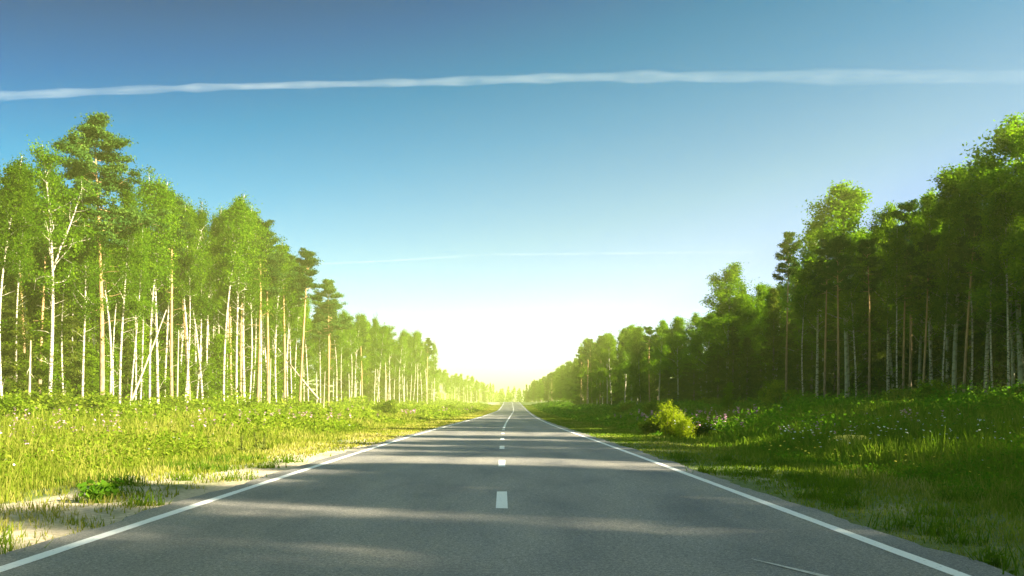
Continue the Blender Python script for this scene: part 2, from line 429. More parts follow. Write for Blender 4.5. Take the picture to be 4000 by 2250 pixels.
def make_broad(key, h=20, r=.16, base=.5, width=2.8, bark=None, leaf=None, nl=22, per=52, leafsize=.20, forked=False, low=0, profile='oval', bend=.35):
    root = bpy.data.objects.new(key, None)
    wood, lv = Bag(), Bag()
    pts, rad = trunk_line(h, r, bend)
    wood.tube(pts, rad, 8)
    C = []
    ga = rng.uniform(0, 6)
    for i in range(nl):
        t = base + (.985 - base) * (i + rng.uniform(0, .7)) / nl
        s = (t - base) / (1 - base)
        if profile == 'oval': pr = math.sin(PI * min(1, (.16 + .80 * s)) ** .85) ** .7
        else: pr = (1 - s) ** .45 * (0.55 + .45 * min(1, s * 4))
        L = max(.5, width * pr * rng.uniform(.65, 1.2))
        ga += 2.4 + rng.uniform(-.4, .4)
        elv = R(rng.uniform(20, 45) + 30 * s)
        d = np.array([math.cos(ga) * math.cos(elv), math.sin(ga) * math.cos(elv), math.sin(elv)])
        p0 = pt_on(pts, t * .96)
        P = limb(wood, p0, d, L, max(.02, r * .34 * (1 - s * .6)), 5, .3, .2)
        for j in range(2, 6):
            C.append(P[j] + rng.normal(size=3) * .12)
            for q in range(2 + (width > 3.2)):
                d2 = unit(rng.normal(size=3) + np.array([0, 0, .2]) + (P[j] - P[j - 1]) * .9)
                l2 = L * rng.uniform(.18, .42)
                P2 = limb(wood if j < 5 and q == 0 else None, P[j], d2, l2, .018, 2, .1, .2, 3)
                C.append(P2[-1]); 
                if rng.random() < .6: C.append(P2[1])
    C.append(pts[-1]); C.append(pts[-1] - [0, 0, .5])
    for i in range(low):      # thin low shoots and epicormic leaves
        t = rng.uniform(.12, base)
        a = rng.uniform(0, 6.28)
        P = limb(wood, pt_on(pts, t), (math.cos(a), math.sin(a), .5), rng.uniform(.6, 1.6), .018, 3, .2, .25, 4)
        if rng.random() < .6: C.append(P[-1])
    if forked:
        a = rng.uniform(0, 6.28)
        for sgn in (1,):
            P = limb(wood, pt_on(pts, .55), (-.28, .08, 1), h * .33, r * .55, 7, .5, .06, 6)
            for j in range(3, 8):
                for q in range(4):
                    P2 = limb(wood, P[j], rng.normal(size=3) + np.array([-.2, 0, .5]), rng.uniform(.7, 1.5), .02, 2, .1, .2, 3)
                    C.append(P2[-1])
    C = np.array(C)
    clumps_to_leaves(lv, C, per, .30, leafsize)
    wood.build("trunk", bark, root, smooth=True, tint=False)
    lv.build("crown", leaf, root)
    LIB[key] = (root, h)

def make_pine(key, h=20, r=.18, base=.68, width=2.3, nl=24, dead=9, per=95):
    root = bpy.data.objects.new(key, None)
    wood, lv = Bag(), Bag()
    pts, rad = trunk_line(h, r, .25)
    wood.tube(pts, rad, 8)
    C = []
    ga = rng.uniform(0, 6)
    for i in range(nl):
        t = base + (.985 - base) * (i / nl)
        s = (t - base) / (1 - base)
        L = width * ((.55 + .6 * math.sin(PI * (.25 + .5 * s))) * (1 - s * .72) if key != 'pine0' else .12 + .95 * (1 - s) ** .75) * rng.uniform(.6, 1.25)
        ga += 2.4 + rng.uniform(-.5, .5)
        elv = R(rng.uniform(-5, 22) + 25 * s) if key != 'pine0' else R(rng.uniform(-12, 8) + 30 * s ** 4)
        d = np.array([math.cos(ga) * math.cos(elv), math.sin(ga) * math.cos(elv), math.sin(elv)])
        P = limb(wood, pt_on(pts, t), d, max(L, .35), .045 * (1 - s * .5), 4, .35 if key != 'pine0' else .15, .16)
        for j in range(1, 5):
            if j >= 2: C.append(P[j] + [0, 0, .06])
            for q in range(3):
                d2 = unit(rng.normal(size=3) * [1, 1, .25] + d * .7)
                P2 = limb(wood if q == 0 else None, P[j], d2, L * rng.uniform(.16, .38), .014, 2, .3, .15, 3)
                if j >= 2 or q == 0: C.append(P2[-1] + [0, 0, .05])
    C.append(pts[-1])
    for i in range(dead):
        t = rng.uniform(.3, base); a = rng.uniform(0, 6.28)
        limb(wood, pt_on(pts, t), (math.cos(a), math.sin(a), rng.uniform(-.25, .3)), rng.uniform(.5, 1.9), .018, 4, .1, .2, 4)
    clumps_to_leaves(lv, np.array(C), per, .22, .15, sq=.42)
    wood.build("trunk", BARK_PINE, root, smooth=True, tint=False)
    lv.build("crown", LEAF_PINE, root)
    LIB[key] = (root, h)

def make_spruce(key, h=15, r=.14, base=.08, width=2.2, per=26, top=1.0):
    root = bpy.data.objects.new(key, None)
    wood, lv = Bag(), Bag()
    pts, rad = trunk_line(h, r, .08)
    wood.tube(pts, rad, 7)
    C, S = [], []
    z = base * h
    while z < h * .985:
        s = z / h
        for q in range(int(rng.integers(4, 7))):
            a = rng.uniform(0, 6.28)
            L = (width * (1 - s) ** .8 + .18) * rng.uniform(.65, 1.15)
            el_ = R(rng.uniform(-24, -2) + 22 * s)
            d = (math.cos(a) * math.cos(el_), math.sin(a) * math.cos(el_), math.sin(el_))
            P = limb(wood, (pts[0][0] + pt_on(pts, s)[0], pt_on(pts, s)[1], z), d, L, .02, 4, .12, .08, 3)
            for j in np.linspace(.2, 1, max(3, int(L * 4.5))):
                C.append(pt_on(P, j) - [0, 0, .05])
        z += rng.uniform(.30, .5) * (1.15 - s * .5)
    clumps_to_leaves(lv, np.array(C), per, .14, .16, sq=.8)
    wood.build("trunk", BARK_SPRUCE, root, smooth=True, tint=False)
    lv.build("crown", LEAF_SPRUCE, root)
    LIB[key] = (root, h)

def make_bush(key, h=2.0, width=1.1, leaf=None, per=60, nst=14, leafsize=.11):
    root = bpy.data.objects.new(key, None)
    wood, lv = Bag(), Bag(); C = []
    for i in range(nst):
        a = rng.uniform(0, 6.28); sp = rng.uniform(0, 1)
        top = h * (1 - .45 * sp) * rng.uniform(.75, 1.05)
        tgt = np.array([math.cos(a) * width * sp, math.sin(a) * width * sp, top])
        P = limb(wood, (math.cos(a) * .12, math.sin(a) * .12, 0), tgt, np.linalg.norm(tgt), .018, 6, .2, .12, 4)
        for j in range(1, 7):
            C.append(P[j])
            C.append(P[j] + rng.normal(size=3) * .18 * h / 2)
    C = np.array(C); C[:, 2] = np.maximum(C[:, 2], .12)
    clumps_to_leaves(lv, C, per, .13 * h / 2, leafsize)
    wood.build("stem", BARK_SPRUCE, root, smooth=True, tint=False)
    lv.build("foliage", leaf, root)
    LIB[key] = (root, h)

for i in range(5):
    make_broad(f"birch{i}", h=20, r=(.15, .10, .12, .11, .13)[i], base=(.50, .60, .52, .46, .56)[i], width=(2.7, 2.0, 2.4, 2.1, 2.5)[i], bark=BARK_BIRCH, leaf=LEAF_BIRCH, nl=19, per=34, leafsize=.16, low=12, bend=(.5, .9, .4, .7, 1.0)[i], forked=(i == 0))
for i in range(3):
    make_broad(f"aspen{i}", h=20, r=.17, base=rng.uniform(.34, .42), width=rng.uniform(3.4, 4.2), bark=BARK_ASPEN, leaf=LEAF_ASPEN, nl=24, per=42, leafsize=.20, low=5, bend=.4)
for i in range(2):
    make_broad(f"oldbirch{i}", h=20, r=.18, base=.40, width=3.4, bark=BARK_BIRCH, leaf=LEAF_OLD, nl=22, per=42, leafsize=.18, low=8, bend=.5)
for i in range(2):
    make_broad(f"young{i}", h=12, r=.07, base=.12, width=1.9, bark=BARK_ASPEN, leaf=LEAF_OLD, nl=26, per=46, leafsize=.18, bend=.3, profile='cone')
for i in range(4):
    make_pine(f"pine{i}", base=(.60, .70, .74, .66)[i], width=(3.0, 2.2, 1.9, 2.4)[i], nl=(44, 20, 18, 22)[i], dead=(14, 8, 8, 10)[i])
for i in range(4):
    make_spruce(f"spruce{i}", base=(.06, .05, .12, .10)[i], width=(2.4, 2.0, 2.7, 1.9)[i])
make_bush("bush0", 2.0, 1.1, LEAF_BUSH)
make_bush("bush1", 2.0, 1.3, LEAF_BUSH)
make_bush("bush2", 2.0, .9, LEAF_BIRCH, per=45, nst=18, leafsize=.10)
make_bush("yellowbush", 2.0, .95, LEAF_YELLOW, per=42, nst=17, leafsize=.085)

KINDN = {'birch': 'birch_tree', 'oldbirch': 'birch_tree', 'young': 'birch_tree', 'aspen': 'aspen_tree', 'pine': 'pine_tree', 'spruce': 'spruce_tree', 'bush': 'bush', 'yellowbush': 'bush'}
USED = set()
def base_kind(key): return key.rstrip('0123456789')
def place(key, x, y, h, label, group, lean=(0, 0), rz=None, wide=1.0, cat=None):
    src, h0 = LIB[key]
    nm = KINDN[base_kind(key)]
    if key not in USED:
        USED.add(key); r = src; r.name = nm; COL.objects.link(r)
    else:
        r = src.copy(); r.name = nm; COL.objects.link(r)
        for ch in [c for c in src.children]:
            c = ch.copy(); c.parent = r; COL.objects.link(c)
    s = h / h0
    r.location = (x, y, float(z_ground(x, y)) - .05)
    r.rotation_euler = (R(lean[1]), R(lean[0]), rng.uniform(0, 6.28) if rz is None else rz)
    r.rotation_mode = 'XYZ'
    if rz is None and (lean[0] or lean[1]):
        a = r.rotation_euler.z      # lean in world axes
        r.rotation_mode = 'ZXY' if False else 'XYZ'
    r.scale = (s * wide, s * wide, s)
    r.empty_display_size = .3
    tag(r, label, cat or nm.split('_')[0] + (" tree" if nm.endswith('tree') else ""), group)
    return r
# fix: bush category is one word
def X_at(px, d): return (px - 1960) / F * d
def top_h(py, px, d):
    x = X_at(px, d)
    return EYE + (1580 - py) / F * d - float(z_ground(x, d)) + .05

ONES = ["first", "second", "third", "fourth", "fifth", "sixth", "seventh", "eighth", "ninth", "tenth", "eleventh", "twelfth", "thirteenth", "fourteenth", "fifteenth", "sixteenth", "seventeenth", "eighteenth", "nineteenth"]
TENS = {2: ("twentieth", "twenty"), 3: ("thirtieth", "thirty"), 4: ("fortieth", "forty"), 5: ("fiftieth", "fifty"), 6: ("sixtieth", "sixty"), 7: ("seventieth", "seventy")}
def ordn(i):
    if i < 20: return ONES[i - 1]
    t, o = divmod(i, 10)
    return TENS[t][0] if o == 0 else TENS[t][1] + "-" + ONES[o - 1]

DESC = {'birch': "slim white-barked birch", 'oldbirch': "broad-crowned birch", 'young': "young leafy birch", 'aspen': "broad grey-trunked aspen", 'pine': "bare-stemmed pine", 'spruce': "dense green spruce"}
def plant_row(items, where, group):
    """items: (x, y, h, key, lean, wide, special label); labelled in the order seen from left to right"""
    items = sorted(items, key=lambda t: t[0] / max(t[1], 1))
    count = {}
    for (x, y, h, key, lean, wide, spec) in items:
        k = base_kind(key)
        count[k] = count.get(k, 0) + 1
        lab = spec or f"{DESC[k]}, {ordn(count[k])} from the left {where}"
        place(key, x, y, h, lab, group, lean, None if True else 0, wide)

def rl(a=1.5): return (float(rng.normal() * a * 1.4), float(rng.normal() * a * .6))
def pick(opts):
    ks, ws = zip(*opts); return ks[int(rng.choice(len(ks), p=np.array(ws) / sum(ws)))]
B = [("birch0", 1), ("birch1", 1), ("birch2", 1), ("birch3", 1), ("birch4", 1)]

# ---- near left wood, front row: (photo x, photo y of top, distance, kind, lean, special label)
front = [
 (15, 600, 48, "birch1", (0, 0), "white-barked birch cut by the left edge of the picture"),
 (190, 567, 54, "birch0", (0, 0), "tall birch with a forked white trunk, left of the tall orange pine"),
 (398, 462, 59, "pine0", (.5, 0), "tallest pine, dark layered crown rising above the left wood on an orange trunk"),
 (322, 860, 57, "birch2", (0, 0), None),
 (425, 800, 60, "birch4", (1, 0), None),
 (468, 700, 62, "birch3", (1.5, 0), None),
 (585, 690, 68, "birch1", (2.0, 0), "left one of two close white birches in the middle of the left wood"),
 (618, 672, 69, "birch2", (2.2, 0), "right one of two close white birches in the middle of the left wood"),
 (672, 760, 74, "pine2", (-1, 0), None),
 (728, 745, 77, "birch4", (1, 0), None),
 (795, 790, 79, "birch3", (5.0, 0), "white birch leaning to the right in the left wood's front row"),
 (745, 850, 78, "pine1", (-4, 0), "thin pine leaning left across the birches of the left wood"),
 (872, 740, 80, "birch1", (3.0, 0), None),
 (925, 775, 85, "birch2", (2.0, 0), None),
 (955, 800, 87, "birch0", (1, 0), None),
 (1005, 860, 90, "pine1", (1, 0), None),
 (1045, 900, 94, "pine3", (0, 0), None),
 (1080, 930, 97, "birch3", (0, 0), None),
 (1112, 962, 101, "pine2", (0, 0), None),
 (1168, 968, 101, "pine1", (-5.5, 0), "pine leaning left at the right-hand end of the near left wood"),
]
G_L = "trees of the near left wood"
items = []
for px, py, d, key, lean, spec in front:
    items.append((X_at(px, d), d, top_h(py, px, d), key, lean, 1.0, spec))
# infill trunks just behind
for i, (px, d) in enumerate([(110, 55), (255, 58), (355, 63), (505, 66), (545, 70), (640, 75), (700, 80), (770, 84), (830, 86), (905, 90), (980, 96), (1030, 100), (1065, 104), (1125, 108), (1150, 112), (70, 53), (150, 57), (225, 60), (290, 61), (445, 65), (528, 69), (563, 73), (690, 79), (715, 76), (760, 80), (815, 83), (850, 88), (890, 86), (940, 92), (968, 90), (1018, 94), (1058, 99), (1098, 105), (1140, 106)]):
    py = np.interp(px, [0, 200, 600, 900, 1000, 1150], [600, 640, 720, 790, 870, 1000]) + rng.uniform(10, 90) + (110 if 240 < px < 560 else 0)
    items.append((X_at(px, d), d, top_h(py, px, d), pick(B + [("pine1", 1), ("pine3", 1)]), rl(1.5), .8, None))
plant_row(items, "in the near left wood's front row", G_L)
# second row of the near left wood and the spruces behind
items = []
for i in range(24):
    d = 50 + i * 2.75 + rng.uniform(-.8, .8)
    x = -np.interp(d, [45, 100, 120], [33, 30, 29.5]) + rng.uniform(-1, 1)
    items.append((x, d, rng.uniform(15.5, 20) * (0.8 if d < 72 else 1), pick(B + [("aspen0", 1), ("aspen1", .8), ("pine3", .6)]), rl(1.5), .95, None))
plant_row(items, "in the near left wood's second row", G_L)
items = []
for i in range(30):
    d = 47 + i * 2.45 + rng.uniform(-.8, .8)
    x = -np.interp(d, [45, 100, 120], [36.5, 33, 32]) + rng.uniform(-1.2, 1.2)
    items.append((x, d, rng.uniform(9, 15.5), f"spruce{i % 4}", rl(.8), 1.15, None))
plant_row(items, "behind the near left wood's trunks", G_L)
items = []
for i in range(22):
    d = 50 + i * 3.5 + rng.uniform(-.8, .8)
    x = -np.interp(d, [45, 100, 125], [41, 37, 36]) + rng.uniform(-1.2, 1.2)
    items.append((x, d, rng.uniform(15, 18.5), pick([("aspen0", 1), ("aspen1", 1), ("aspen2", 1)]), rl(.8), 1.1, None))
plant_row(items, "in the near left wood's rear row", G_L)
items = []
for i in range(26):
    d = 50 + i * 2.5 + rng.uniform(-.8, .8)
    x = -np.interp(d, [45, 100, 120], [31.5, 28.5, 28]) + rng.uniform(-1, 1)
    items.append((x, d, rng.uniform(4.5, 9.5), pick([("young0", 1), ("young1", 1)]), rl(1.5), 1.5, None))
plant_row(items, "growing under the near left wood's front trees", G_L)
# a few low spruces between the first birches (brownish green in the photo)
items = [(X_at(px, d), d, h, k, rl(.6), 1.2, s) for px, d, h, k, s in (
 (60, 53, 9.5, "spruce0", "drooping spruce filling the bottom left corner of the wood"), (245, 60, 10.5, "spruce2", "bushy spruce right of the forked birch"),
 (300, 64, 7.5, "spruce1", "smaller spruce left of the tall pine's orange trunk"), (500, 70, 7.0, "spruce3", "low spruce right of the tall pine's orange trunk"))]
plant_row(items, "", G_L)

# ---- middle left wood (beyond the gap in the tree line)
G_LM = "trees of the middle left wood"
def line_items(rows, n, d0, d1, xline, hline, opts, jx=1, wide=1.0):
    out = []
    for i in range(n):
        d = d0 + (d1 - d0) * ((i + rng.uniform(.2, .8)) / n) ** 1.0
        x = np.interp(d, *xline) + rng.uniform(-jx, jx)
        out.append((x, d, np.interp(d, *hline) * rng.uniform(.86, 1.03), pick(opts), rl(1.3), wide, None))
    return out
XL2 = ([120, 160, 200, 245], [-29.5, -26.5, -23.0, -19.5])
items = line_items(0, 24, 126, 245, XL2, ([120, 245], [20, 20.5]), B + [("pine1", .8), ("pine2", .6)], .8, .9)
items.append((X_at(1283, 131), 131, top_h(1095, 1283, 131), "pine0", (0, 0), .95, "pine with a dark rounded crown starting the middle left wood"))
items.append((X_at(1470, 165), 165, 17.5, "birch2", (6, 0), 1, "white birch leaning right in the middle left wood"))
plant_row(items, "in the middle left wood's front row", G_LM)
plant_row(line_items(1, 22, 124, 250, (XL2[0], [a - 4 for a in XL2[1]]), ([120, 245], [19, 20]), [("aspen0", 1), ("aspen1", 1), ("birch3", 1), ("spruce0", .5)], 1, 1.0), "in the middle left wood's second row", G_LM)
plant_row(line_items(2, 20, 122, 255, (XL2[0], [a - 8 for a in XL2[1]]), ([120, 245], [13, 14]), [("spruce0", 1), ("spruce1", 1), ("spruce2", 1)], 1, 1.3), "at the back of the middle left wood", G_LM)
# ---- distant left wood
G_LF = "trees of the distant left wood"
XL3 = ([250, 330, 400, 480], [-25, -25.5, -17, -6])
plant_row(line_items(0, 22, 300, 480, XL3, ([300, 480], [16.5, 10.5]), B + [("aspen0", 1)], 1.2, 1.0), "in the distant left wood's front row", G_LF)
plant_row(line_items(1, 20, 295, 490, (XL3[0], [a - 5 for a in XL3[1]]), ([300, 480], [16, 11]), [("aspen1", 1), ("spruce0", 1), ("aspen2", 1)], 1.2, 1.2), "in the distant left wood's second row", G_LF)

# ---- near right wood
G_R = "trees of the near right wood"
spec_r = [
 (3310, 725, 75, "aspen0", (0, 0), 1.35, "great round-crowned aspen right of the lone slim pine"),
 (3070, 915, 86, "pine2", (-2.0, 0), .8, "lone slim pine standing out left of the great aspen"),
 (3020, 1118, 91, "spruce1", (0, 0), 1.0, "pointed spruce at the foot of the lone slim pine"),
 (2840, 1045, 104, "aspen1", (0, 0), 1.3, "tall rounded aspen standing between the spruce and the low broad trees"),
 (2920, 1150, 103, "aspen2", (0, 0), 1.4, "lower aspen between the tall rounded aspen and the pointed spruce"),
 (3556, 790, 68, "pine1", (-1, 0), .9, "dark pine in the dip between the two great right-hand crowns"),
 (3727, 655, 62, "aspen2", (0, 0), 1.25, "second great aspen crown from the right edge of the picture"),
 (3990, 470, 57, "aspen1", (0, 0), 1.25, "highest aspen crown, cut by the right edge of the picture"),
 (3470, 800, 72, "oldbirch0", (0, 0), .9, "leafy birch between the great aspen and the dark pine"),
 (3640, 740, 66, "oldbirch1", (0, 0), .9, "leafy birch right of the dark pine"),
 (3850, 620, 60, "oldbirch0", (0, 0), 1.0, "birch between the two rightmost great aspens"),
 (3190, 850, 80, "oldbirch1", (0, 0), .85, "birch half hidden left of the great round-crowned aspen"),
 (2760, 1225, 112, "aspen0", (0, 0), 1.5, "low broad aspen left of the tall rounded aspen"),
 (2650, 1240, 122, "aspen2", (0, 0), 1.25, "airy small aspen at the left end of the near right wood"),
]
items = [(X_at(px, d), d, top_h(py, px, d), key, lean, wd, spec) for px, py, d, key, lean, wd, spec in spec_r]
for px, d in [(3275, 66), (3395, 70), (3505, 63), (3525, 65), (3600, 62), (3680, 60), (3760, 58), (3790, 59), (3880, 56), (3940, 55), (3345, 68), (3140, 76), (3220, 73)]:
    py = np.interp(px, [3000, 3300, 3560, 3727, 3990], [1000, 800, 830, 740, 560]) + rng.uniform(40, 130)
    items.append((X_at(px, d), d, top_h(py, px, d), pick([("birch1", 1), ("birch3", 1), ("birch4", 1), ("pine1", .8), ("pine3", .8)]), rl(1.2), .9, None))
plant_row(items, "in the near right wood's front row", G_R)
XR = ([20, 60, 75, 105, 125], [36, 35.5, 34, 31, 29])
plant_row(line_items(1, 26, 54, 126, XR, ([50, 75, 100, 126], [17, 17, 15.5, 13.5]), [("aspen0", 1), ("aspen1", 1), ("aspen2", 1), ("oldbirch0", .6), ("spruce0", .8)], 1.2, 1.0), "in the near right wood's second row", G_R)
plant_row(line_items(2, 30, 52, 130, (XR[0], [a + 3.5 for a in XR[1]]), ([50, 75, 100, 130], [14, 14, 13, 12.5]), [("spruce0", 1), ("spruce1", 1), ("spruce2", 1), ("spruce3", 1)], 1.2, 1.3) + [(rng.uniform(26.5, 31), 98 + i * 3.4, rng.uniform(8, 10.5), f"spruce{i % 4}", rl(.5), 1.4, None) for i in range(12)], "behind the near right wood's trunks", G_R)
plant_row(line_items(3, 22, 52, 130, (XR[0], [a + 8 for a in XR[1]]), ([50, 75, 100, 130], [16.5, 16, 15, 14.5]), [("aspen0", 1), ("aspen1", 1), ("aspen2", 1)], 1.2, 1.1), "in the near right wood's rear row", G_R)
plant_row(line_items(4, 30, 44, 134, (XR[0], [a + 12 for a in XR[1]]), ([50, 130], [13.5, 11]), [("spruce0", 1), ("spruce1", 1), ("spruce2", 1), ("spruce3", 1)], 1.5, 1.6), "deep inside the near right wood", G_R)
# ---- middle and distant right wood
G_RM = "trees of the middle right wood"
XR2 = ([126, 165, 205], [23.5, 22.5, 19.5])
items = line_items(0, 20, 128, 206, XR2, ([126, 165, 206], [13.5, 15.5, 17.5]), [("pine1", .8), ("pine2", .8), ("oldbirch0", .8), ("spruce1", .6), ("young0", 1.5), ("aspen0", .8)], .9, 1.0)
plant_row(items, "in the middle right wood's front row", G_RM)
plant_row(line_items(1, 24, 126, 210, (XR2[0], [a + 3.5 for a in XR2[1]]), ([126, 165, 206], [12.5, 14, 16]), [("spruce0", 1), ("spruce2", 1), ("spruce3", 1), ("young1", .6)], .9, 1.25), "in the middle right wood's second row", G_RM)
G_RF = "trees of the distant right wood"
XR3 = ([206, 300, 400, 480], [21, 23.5, 19, 14.5])
plant_row(line_items(0, 34, 212, 480, XR3, ([206, 300, 480], [15, 14.5, 10.5]), [("spruce0", 1), ("spruce1", 1), ("pine1", 1), ("young0", 1), ("birch2", .6)], 1, 1.15), "in the distant right wood's front row", G_RF)
plant_row(line_items(1, 26, 212, 490, (XR3[0], [a + 4.5 for a in XR3[1]]), ([206, 300, 480], [14.5, 14.5, 11]), [("spruce2", 1), ("aspen0", 1), ("aspen2", 1)], 1, 1.2), "in the distant right wood's second row", G_RF)

# ---- the right-hand wood continues past the frame beside the camera; it shades the road
G_RN = "trees beside the road right of the frame"
# tall crowns keep the road in shade; lower trees between them let bands of sun through
GAPS = [3.9, 6.6, 9.4, 12.6, 15.6, 19.0, 25.5, 31.5, 36, 38, 39.6, 41.5, 46, 53]
items = []
for row, (x0, hh, low) in enumerate(((34.0, 18.8, 12.6), (39.0, 20.5, 14.6))):
    sv = -30.0
    while sv < 68:
        x = x0 + rng.uniform(-.8, .8)
        gap = min(abs(sv - g) for g in GAPS) < (.62 if sv < 30 else .9)
        h = (low if gap else hh) * rng.uniform(.95, 1.05)
        items.append((x, sv - .404 * x, h, pick([("aspen0", 1), ("aspen1", 1), ("oldbirch0", 1.2), ("oldbirch1", 1.2), ("birch2", .4)]), rl(.6), .72 if gap else .95))
        sv += rng.uniform(2.3, 3.1)
for n_, (x, y, h, k, ln, wd) in enumerate(items):
    place(k, x, y, h, f"{DESC[base_kind(k)]}, {ordn(n_ + 1)} of the roadside row running back past the picture's right edge", G_RN, ln, None, wd)
for i in range(20):
    y = -44 + i * 4.9 + rng.uniform(-1.2, 1.2)
    k = f"spruce{i % 4}"
    place(k, 39.5 + rng.uniform(-1.2, 1.2), y, rng.uniform(11, 16), f"{DESC['spruce']}, {ordn(i + 1)} behind the roadside row past the picture's right edge", G_RN, rl(.6), None, 1.2)

# ---- leaning dead poles and bare snags
def pole(name, p0, p1, r0, label, twigs=4):
    b = Bag(); p0, p1 = np.array(p0, float), np.array(p1, float)
    t = np.linspace(0, 1, 9)[:, None]
    sag = np.sin(t * PI) * np.array([[0, 0, -.12]]) * np.linalg.norm(p1 - p0) / 8
    P = p0 + (p1 - p0) * t + sag
    b.tube(P, np.linspace(r0, r0 * .35, 9), 7)
    for i in range(twigs):
        q = pt_on(P, rng.uniform(.3, .95)); limb(b, q, rng.normal(size=3), rng.uniform(.3, .9), r0 * .25, 3, .1, .2, 4)
    o = b.build(name, BARK_GREY, smooth=True, tint=False)
    return tag(o, label, "dead trunk")
def wp(px, py, d): return (X_at(px, d), d, EYE + (1580 - py) / F * d)
pole("leaning_trunk", wp(1245, 1560, 101), wp(1085, 1360, 103), .13, "long thin dead trunk leaning left below the leaning pine")
pole("leaning_trunk", wp(495, 1610, 66), wp(650, 1210, 68), .11, "bare pale trunk leaning right against the two close birches")
pole("leaning_trunk", wp(330, 1500, 60), wp(262, 1390, 60.5), .05, "short bare branchy trunk leaning under the bushy spruce", 7)
for px, py, d, lab in ((690, 1290, 71, "short broken snag between the two close birches and the thin pine"), (112, 1330, 51, "bare snag with its top gone left of the forked birch"),
                       (1050, 1400, 90, "low broken snag near the right end of the near left wood"), (1262, 1450, 122, "pale stub of trunk left of the dark rounded pine")):
    pole("tree_snag", wp(px, 1640, d), wp(px + 8, py, d), .10, lab, 3)

# ---- bushes that can be told apart
for key, px, py, d, wd, lab in (
    ("yellowbush", 2615, 1572, 37, .85, "bright yellow-green bush standing on the right verge"),
    ("yellowbush", 2668, 1620, 35, .95, "lower yellow-green bush touching the taller bright bush's right side"),
    ("bush2", 2725, 1622, 36, 1.3, "low green shrub right beside the bright yellow-green bushes"),
    ("bush0", 2545, 1632, 41, 1.3, "low green shrub left behind the bright yellow-green bushes"),
    ("bush0", 2555, 1565, 72, 1.1, "rounded bush beyond the bright yellow-green bush"),
    ("bush1", 1510, 1558, 98, 1.2, "dark green bush at the foot of the middle left wood"),
    ("bush0", 3655, 1480, 46, .8, "thin yellowish sapling before the dark trunks on the right"),
    ("bush1", 3030, 1480, 56, .7, "pale leafy sapling at the lone slim pine's foot"),
    ("bush0", 40, 1535, 38, 1.4, "green bush in the bottom left corner of the wood edge"),
    ("bush1", 3500, 1575, 37, 1.2, "low spreading bush before the right wood"),
    ("bush0", 3880, 1540, 36, 1.3, "spreading green bush near the right edge of the picture"),
    ("bush1", 1760, 1578, 165, 1.6, "small bush by the far end of the left verge"),
    ("bush1", 2450, 1572, 95, 1.4, "squat bush on the far right verge"),
):
    place(key, X_at(px, d), d, top_h(py, px, d), lab, "bushes along the wood edges", (0, 0), None, wd, "bush")
# low shrubs along the foot of both woods
for side, where, xs_, ds_, hs_ in ((-1, "left", ([45, 100, 120], [26.5, 23.5, 24]), (42, 118, 24), (1.1, 2.3)), (1, "right", ([40, 75, 125], [29, 27, 24]), (44, 124, 20), (1.0, 2.0))):
    row = []
    for i in range(ds_[2]):
        d = ds_[0] * (ds_[1] / ds_[0]) ** ((i + rng.uniform(.1, .9)) / ds_[2])
        row.append((side * (np.interp(d, *xs_) + rng.uniform(-1.6, 2.2)), d))
    row.sort(key=lambda t: t[0] / t[1])
    for i, (x, d) in enumerate(row):
        place(f"bush{i % 3}", x, d, rng.uniform(*hs_), f"leafy shrub, {ordn(i + 1)} from the left along the foot of the near {where} wood", f"shrubs at the foot of the near {where} wood", (0, 0), None, rng.uniform(1.1, 1.7), "bush")
# a bright young tree inside the right-hand edge
place("young1", X_at(2845, 62), 62, top_h(1495, 2845, 62), "bright leafy birch sapling at the edge of the right wood", None, (0, 0), None, 1.3, "birch tree")

# ------------------------------------------------------------------ far wood closing the view
def far_wood():
    b = Bag()
    for i in range(620):
        x = rng.uniform(-260, 330); y = rng.uniform(560, 760) + abs(x) * .25
        h = rng.uniform(9, 12.5); g = float(z_ground(x, y))
        n = 150
        t = rng.random(n) ** .8
        rr = 2.6 * (1 - t) ** .6 * rng.random(n) ** .5; a = rng.random(n) * 6.28
        b.leaves(np.stack([x + rr * np.cos(a), y + rr * np.sin(a), g + 1 + t * (h - 1)], 1), 1.1)
    return tag(b.build("far_wood", LEAF_ASPEN), "distant hazy wood closing the view at the end of the road", "wood", None, "stuff")
far_wood()

# ------------------------------------------------------------------ grass, herbs, flowers
def scatter(n, side, dmin, dmax, umin, umax, power=1.0):
    """points denser near the camera; inside a generous view cone"""
    d = dmin * (dmax / dmin) ** rng.random(n) ** power
    u = rng.uniform(umin, umax, n)
    x = x_road(d) + side * u
    keep = np.abs(x) < .78 * d + 3
    return x[keep], d[keep], u[keep]

def blades(bag, x, y, h, wd, tint, lean=.35):
    n = len(x); z = z_ground(x, y)
    a = rng.random(n) * 6.28; dx, dy = np.cos(a) * wd * .5, np.sin(a) * wd * .5
    la = rng.random(n) * 6.28; ln = rng.random(n) * lean * h
    tx, ty = x + np.cos(la) * ln, y + np.sin(la) * ln
    V = np.stack([np.stack([x - dx, y - dy, z - .02], 1), np.stack([x + dx, y + dy, z - .02], 1),
                  np.stack([tx + dx * .25, ty + dy * .25, z + h], 1), np.stack([tx - dx * .25, ty - dy * .25, z + h], 1)], 1).reshape(-1, 3)
    bag.add(V, np.arange(4 * n).reshape(n, 4), tint)

